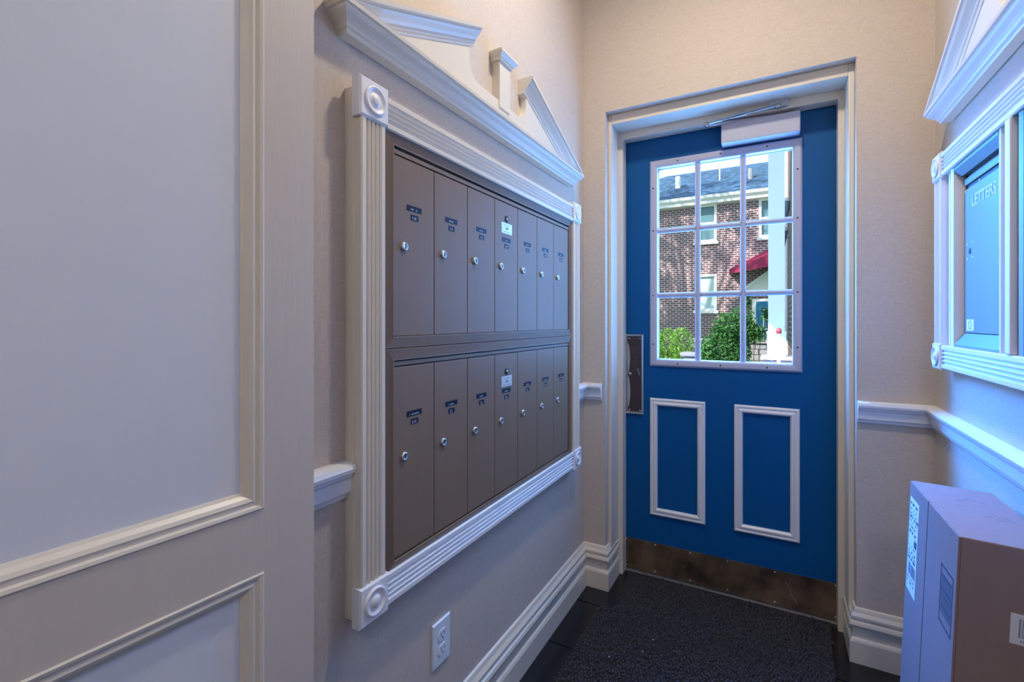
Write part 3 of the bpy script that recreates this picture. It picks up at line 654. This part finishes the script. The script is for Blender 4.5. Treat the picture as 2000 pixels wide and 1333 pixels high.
for j in range(ny):
    for i in range(nx):
        x = -0.652 + (i + 0.5 * (j % 2)) * sx_ + rr.uniform(-.0022, .0022) + 0.003 * math.sin(j * 0.21 + i * .05); y = 0.55 + j * sy_ + rr.uniform(-.003, .003)
        if not inside(x, y): continue
        a = rr.uniform(-0.6, 0.6); rx, ry = rr.uniform(.0032, .0052), rr.uniform(.0060, .0085); hh = rr.uniform(.008, .017); o = len(V)
        ca, sa = math.cos(a), math.sin(a)
        for (u, v, z) in ((-1, -1, 0), (1, -1, 0), (1, 1, 0), (-1, 1, 0)): V.append((x + u * rx * ca - v * ry * sa, y + u * rx * sa + v * ry * ca, 0.003))
        for (u, v) in ((-.55, -.6), (.55, -.6), (.55, .6), (-.55, .6)): V.append((x + u * rx * ca - v * ry * sa + 0.0012, y + u * rx * sa + v * ry * ca, hh))
        Fc += [(o + 4, o + 5, o + 6, o + 7), (o, o + 1, o + 5, o + 4), (o + 1, o + 2, o + 6, o + 5), (o + 2, o + 3, o + 7, o + 6), (o + 3, o, o + 4, o + 7)]
me = bpy.data.meshes.new('pile'); me.from_pydata(V, [], Fc); me.materials.append(matp); me.transform(WORLD[mo.name].inverted())
po = bpy.data.objects.new('pile', me); COL.objects.link(po); po.parent = mo; po['kind'] = 'stuff'
for k, (x, y) in enumerate(((-0.42, 1.745), (-0.40, 1.83), (-0.62, 2.31), (-0.52, 1.66), (-0.30, 1.60))):
    o = MB().box(x - 0.0022, x + 0.0022, y - 0.0018, y + 0.0018, 0.0125 if k != 2 else 0.004, 0.0155 if k != 2 else 0.007, 0.0006).build('lint_speck', paper, mo)

# ------------------------------------------------------------------ ceiling lamp and an added fill light shaped as a pendant (out of frame)
for (x, y, z, r, hr, mm, lb) in ((-0.15, 1.25, ZC - 0.06, 0.07, 0.18, lampm, 'round ceiling lamp lighting the mailboxes'), (0.28, -1.0, 2.45, 0.12, 0.9, fillm, 'added fill light behind the viewer, shaped as a round pendant')):
    t = thing('ceiling_or_fill_lamp', (x, y, ZC), lb, 'lamp')
    if z < ZC: MB().tube((x, y, ZC - 0.0003), (x, y, z), 0.008, 8).build('rod', steel, t)
    MB().lathe([(0.0001, 0), (r * 1.1, 0), (r * 1.1, 0.02), (r, 0.03), (0.0001, 0.03)], (x, y, z - 0.0003), (0, 0, -1), 28).build('base', white, t)
    MB().lathe([(r * math.cos(a), 0.03 + r * hr * math.sin(a)) for a in [i * PI / 20 for i in range(10)]] + [(0.0001, 0.03 + r * hr)], (x, y, z), (0, 0, -1), 28).build('glass_dome', mm, t)

# ------------------------------------------------------------------ outdoors
GZ = -0.30
struct(MB().box(-14, 12, 2.46, 19.0, GZ - 0.1, GZ).build('ground', grass), 'lawn between the two buildings', 'ground')
struct(MB().box(-1.3, 0.9, 2.46, 7.0, GZ, -0.03).build('porch_slab', pave), 'pale porch slab outside the blue door', 'porch')
YF = 19.0
hs = thing('apartment_house', (-2, YF, GZ), 'two-storey brick house with blue-grey roof seen through the door glass', 'building')
WIN = [(-2.60, -1.83, 4.19, 5.61), (-2.60, -1.83, 1.60, 2.98), (-0.45, 0.35, 4.20, 5.60), (-5.6, -4.8, 4.19, 5.61), (-5.6, -4.8, 1.6, 2.98)]
cutx = sorted({-9.0, 5.0} | {v for q in WIN for v in q[:2]}); cutz = sorted({GZ, 5.62} | {v for q in WIN for v in q[2:]})
m = MB()
for a, b in zip(cutx, cutx[1:]):
    for c_, d_ in zip(cutz, cutz[1:]):
        if any(q[0] <= a and b <= q[1] and q[2] <= c_ and d_ <= q[3] for q in WIN): continue
        m.add([(a, YF, c_), (b, YF, c_), (b, YF, d_), (a, YF, d_)], [(0, 1, 2, 3)])
m.box(-9, 5, YF + 0.25, YF + 7.5, GZ, 5.62); m.build('wall', brick, hs)
for x0, x1, z0, z1 in WIN:
    fw = MB().sweep([(x0, YF, z0), (x0, YF, z1), (x1, YF, z1), (x1, YF, z0)], [(0, -.1), (0, 0.03), (-0.09, 0.03), (-0.09, -.1)], (0, -1, 0), True).build('window', extw, hs)
    MB().box(x0 + .08, x1 - .08, YF + 0.0, YF + 0.05, (z0 + z1) / 2 - 0.03, (z0 + z1) / 2 + 0.03).build('meeting_rail', extw, fw)
    MB().box(x0 - 0.05, x1 + 0.05, YF - 0.10, YF + 0.02, z0 - 0.09, z0 + 0.01).build('sill', extw, fw)
    zm = (z0 + z1) / 2
    MB().box(x0 + .08, x1 - .08, YF + 0.06, YF + 0.08, zm, z1 - 0.08).build('pane', winglass if z0 > 3 else blind, fw)
    MB().box(x0 + .08, x1 - .08, YF + 0.07, YF + 0.09, z0 + 0.08, zm).build('pane', winglass if z0 > 3 else blind, fw)
MB().box(-9.3, 5.3, YF - 0.35, YF + 0.3, 5.57, 5.72).build('fascia', extw, hs)
gt = MB().sweep([(-9.3, YF - 0.35, 5.70), (5.3, YF - 0.35, 5.70)], [(0, 0), (-0.06, 0.0), (-0.12, 0.05), (-0.13, 0.15), (-0.1, 0.15), (0, 0.13)], (0, 0, 1)).build('gutter', extw, hs)
rf = MB().add([(-9.4, YF - 0.42, 5.84), (5.4, YF - 0.42, 5.84), (5.4, 22.6, 7.95), (-4.3, 22.6, 7.95), (-9.4, 26.2, 5.84), (5.4, 26.2, 5.84), (-9.4, 22.6, 5.84)], [(0, 1, 2, 3), (3, 2, 5, 4), (0, 3, 4)]).build('roof', shingle, hs)
for x, y, r, hgt, mm in ((-3.42, 20.2, 0.10, 0.46, extw), (-1.88, 20.6, 0.025, 0.6, extw), (-0.76, 20.2, 0.09, 0.38, stone)):
    zr = 5.84 + (y - YF + 0.42) / 4.02 * 2.11; MB().tube((x, y, zr - 0.1), (x, y, zr + hgt), r, 10).build('vent_pipe', mm, rf)
# entrance of the far house
en = MB().box(-0.66, 0.75, YF - 0.06, YF + 0.02, GZ, 2.02).build('door_surround', extw, hs)
bd = MB().box(-0.53, 0.45, YF - 0.09, YF - 0.055, -0.1, 1.92).build('entrance_door', mat('far_door_blue', (0.01, 0.14, 0.30), 0.5), hs)
MB().box(-0.30, 0.25, YF - 0.10, YF - 0.085, 0.60, 1.62).build('door_light', winglass, bd)
for x in (-0.30, -0.115, 0.07, 0.25): MB().box(x - .018, x + .018, YF - 0.12, YF - 0.095, 0.58, 1.64).build('glazing_bar', extw, bd)
for z in (0.60, 0.94, 1.28, 1.62): MB().box(-0.31, 0.26, YF - 0.119, YF - 0.094, z - .018, z + .018).build('glazing_bar', extw, bd)
MB().prism([(-0.98, 2.28), (0.98, 2.28), (0.0, 3.02)], lambda p, y: (p[0], y, p[1]), YF - 0.10, YF + 0.02).build('pediment', extw, hs)
MB().box(-1.0, 1.0, YF - 0.16, YF + 0.02, 2.18, 2.30).build('pediment_cornice', extw, hs)
for s_ in (-1, 1):
    MB().sweep([(s_ * 1.02, YF - 0.1, 2.30), (0, YF - 0.1, 3.07)], [(-0.05, 0), (0.05, 0), (0.05, 0.07), (-0.05, 0.07)], (0, -1, 0)).build('raking_board', extw, hs)
aw = thing('entrance_awning', (0, YF, 2.9), 'burgundy canvas awning over the far house entrance', 'awning')
def awn(x0, x1, zl0, zl1, zh0, zh1):
    m = MB(); yf = 17.9
    m.add([(x0, yf, zl0), (x1, yf, zl1), (x1, yf, zh1), (x0, yf, zh0), (x0, YF, zh0 + .12), (x1, YF, zh1 + 0.35), (x0, YF, zl0)], [(0, 1, 2, 3), (3, 2, 5, 4), (0, 3, 4, 6)]); return m
awn(-1.33, 0.0, 2.86, 3.06, 3.02, 3.50).build('canopy', burg, aw)
awn(1.33, 0.0, 2.86, 3.06, 3.02, 3.50).build('canopy', burg, aw)
for x in (-1.30, 1.30): MB().tube((x, 17.92, 2.92), (x, YF, 2.92), 0.02, 8).build('awning_bar', extw, aw)

# porch column, parapet, wing wall
co = thing('porch_column', (0.037, 6.5, 0.79), 'square white porch column right of the garden view', 'column')
cx0, cx1 = -0.052, 0.122
MB().box(cx0, cx1, 6.5, 6.5 + 0.17, 1.10, 4.2, 0.006).build('shaft', extw, co)
MB().box(cx0 - 0.012, cx1 + 0.012, 6.488, 6.682, 0.80, 1.075, 0.004).build('plinth', extw, co)
MB().box(cx0 - 0.018, cx1 + 0.018, 6.482, 6.688, 1.072, 1.102, 0.008).build('base_band', extw, co)
MB().box(cx0 - 0.02, cx1 + 0.02, 6.48, 6.69, 4.2, 4.35, 0.01).build('capital', extw, co)
prf = thing('shade_roof', (0.2, 4.7, 4.35), 'unseen flat white roof added to shade the porch column', 'roof')  # out of view, added to keep direct sun off the column
MB().box(-2.6, 3.0, 2.46, 7.0, 4.352, 4.55).build('slab', extw, prf); MB().box(-2.65, 3.05, 6.98, 7.04, 4.30, 4.60).build('fascia', extw, prf)
pw = thing('porch_parapet', (0.2, 6.6, GZ), 'low brick parapet with pale ledge under the porch column', 'low wall')
MB().box(-0.10, 0.9, 6.42, 6.78, GZ, 0.765).build('wall', brick, pw); MB().box(-0.13, 0.92, 6.38, 6.80, 0.765, 0.80, 0.006).build('ledge', extw, pw)
wg = thing('brick_wing', (0.6, 9.5, GZ), 'narrow red brick wing wall beside the white porch column', 'wall')
MB().box(0.222, 3.0, 6.81, 12.0, GZ, 6.0).build('wall', brick_s, wg)
MB().tube((0.195, 9.0, GZ), (0.195, 9.0, 6.0), 0.028, 10).build('downspout', extw, wg)
for i, (x, y, z, lb) in enumerate(((0.165, 8.2, 2.93, 'upper grey wall floodlight with white dome on the brick wing'), (0.125, 8.2, 2.49, 'lower grey wall floodlight on the brick wing'))):
    t = thing('wall_floodlight', (0.222, y, z), lb, 'floodlight', 'floodlights on the brick wing')
    MB().lathe([(0.0001, -.15), (.055, -.15), (.055, .10), (.0001, .10)], (x, y, z), (0.18, 0, 1), 14).build('can', canm, t)
    MB().lathe([(.058, .10), (.056, .13), (.035, .155), (.0001, .165)], (x, y, z), (0.18, 0, 1), 14).build('dome', extw, t)
    MB().tube((x, y, z), (0.223, y, z), 0.018, 8).build('bracket', canm, t)
ps = thing('marker_post', (0.052, 5.6, -0.03), 'thin white post with red cap in front of the porch column', 'post')
MB().tube((0.052, 5.6, -0.03), (0.052, 5.6, 1.105), 0.018, 12).build('post', extw, ps)
MB().lathe([(0.0001, 0), (.024, 0), (.025, 0.035), (.018, .055), (.0001, .062)], (0.052, 5.6, 1.10), (0, 0, 1), 14).build('cap', redcap, ps)

# stone wall and pier
sw = thing('stone_wall', (-0.3, 11.0, GZ), 'low grey block wall under the far entrance door', 'low wall')
rr = random.Random(2); z = GZ; row = 0
while z < 0.72:
    x = -1.6 + (row % 2) * 0.14
    while x < 0.15:
        wd = rr.uniform(0.2, 0.32); MB().box(x, min(x + wd - 0.012, 0.2), 11.0 + rr.uniform(-.012, .012), 11.28, z, z + 0.108, 0.012).build('block', stone, sw); x += wd
    z += 0.118; row += 1
MB().box(-1.65, 0.2, 10.95, 11.32, z, z + 0.07, 0.01).build('coping', stone, sw)
pr = thing('stone_pier', (-0.955, 6.6, GZ), 'short stone pier with cap between the two bushes', 'pier')
z = GZ
while z < 0.72: MB().box(-1.035, -0.875, 6.52, 6.68, z, z + 0.108, 0.01).build('block', stone, pr); z += 0.118
MB().box(-1.075, -0.835, 6.48, 6.72, z, z + 0.055, 0.02).build('cap', stone, pr)

# ---- plants
def foliage(name, parent, m_, blobs, n, ls, seed, shell=0.55):
    rr = random.Random(seed); V = []; Fc = []
    vol = [b[3] * b[4] * b[5] for b in blobs]; tot = sum(vol)
    for b, v in zip(blobs, vol):
        for _ in range(int(n * v / tot)):
            d = Vector((rr.gauss(0, 1), rr.gauss(0, 1), rr.gauss(0, 1))).normalized() * (rr.uniform(shell, 1.0))
            c = Vector((b[0] + d.x * b[3], b[1] + d.y * b[4], b[2] + d.z * b[5]))
            s_ = ls * rr.uniform(0.6, 1.3); nn = Vector((rr.gauss(0, 1), rr.gauss(0, 1), rr.gauss(0.6, 1))).normalized()
            u = nn.orthogonal().normalized(); u.rotate(Matrix.Rotation(rr.uniform(0, 6.28), 3, nn)); w_ = nn.cross(u); o = len(V)
            for p, q in ((-1, 0), (-.25, .42), (1, 0), (-.25, -.42)): V.append(c + u * s_ * p + w_ * s_ * q + nn * (0.12 * s_ if q else 0))
            Fc += [(o, o + 1, o + 2), (o, o + 2, o + 3)]
    me = bpy.data.meshes.new(name); me.from_pydata(V, [], Fc); me.materials.append(m_); me.transform(WORLD[parent.name].inverted())
    o = bpy.data.objects.new(name, me); COL.objects.link(o); o.parent = parent; o['kind'] = 'stuff'; return o
hg = thing('hedge', (-1.35, 7.2, GZ), 'bright yellow-green hedge at the left of the garden view', 'hedge')
blobs = [(-1.97 + i * 0.2, 7.2 + 0.1 * (i % 2), z, 0.17, 0.3, 0.24) for i in range(5) for z in (-0.08, 0.25, 0.58, 0.90)]
foliage('foliage', hg, leaf_y, blobs, 15000, 0.022, 21, 0.7)
for i in range(5): MB().tube((-1.92 + i * 0.18, 7.2, GZ), (-1.84 + i * 0.16, 7.2, 0.85), 0.014, 6, 0.005).build('stem', bark, hg)
bs_ = thing('leafy_shrub', (-0.72, 8.3, GZ), 'dark green leafy shrub in the middle of the garden view', 'shrub')
foliage('foliage', bs_, leaf_d, [(-0.72, 8.4, 0.75, .34, .3, .40), (-0.62, 8.35, 1.12, .27, .25, .27), (-0.93, 8.3, 0.55, .2, .25, .4), (-0.5, 8.4, 0.7, .2, .25, .45), (-0.48, 8.5, 1.3, .14, .14, .18)], 7000, 0.032, 31, 0.5)
for dx in (-.2, -.05, .1, .22): MB().tube((-0.72 + dx * .3, 8.4, GZ), (-0.70 + dx, 8.4, 0.8), 0.02, 6, 0.006).build('stem', bark, bs_)
b2 = thing('slender_shrub', (-0.3, 9.6, GZ), 'slender light green shrub in front of the far blue door', 'shrub')
foliage('foliage', b2, leaf_d, [(-0.42, 9.6, 1.10, .2, .2, .35), (-0.43, 9.6, 1.58, .10, .12, .22), (-0.25, 9.6, 0.98, .16, .15, .2), (-0.13, 9.6, 1.35, .10, .12, .14)], 1500, 0.036, 41, 0.2)
for dx in (-.12, 0.0, .12): MB().tube((-0.32 + dx * .3, 9.6, GZ), (-0.30 + dx, 9.6, 1.2), 0.014, 6, 0.004).build('stem', bark, b2)
# yard tree standing left of the view; its crown dapples the far facade
tr = thing('yard_tree', (-8.2, 11.5, GZ), 'tall leafy yard tree left of the garden view', 'tree')
MB().tube((-8.2, 11.5, GZ), (-8.0, 11.3, 6.5), 0.28, 12, 0.16).build('trunk', bark, tr)
rr = random.Random(77); m = MB(); blobs = []
C = Vector((-7.2, 11.2, 10.2))
for i in range(64):
    d = Vector((rr.gauss(0, 1), rr.gauss(0, 1), rr.gauss(0, 1))).normalized() * rr.uniform(0.25, 1.0) ** 0.5
    c_ = C + Vector((d.x * 5.0, d.y * 3.6, d.z * 4.4)); m.tube((-8.0, 11.3, 6.3), c_, 0.07, 6, 0.02); r_ = rr.uniform(0.45, 0.95); blobs.append((c_.x, c_.y, c_.z, r_ * 1.1, r_, r_ * .8))
m.build('branches', bark, tr)
foliage('foliage', tr, leaf_d, blobs, 8000, 0.13, 51, 0.1)
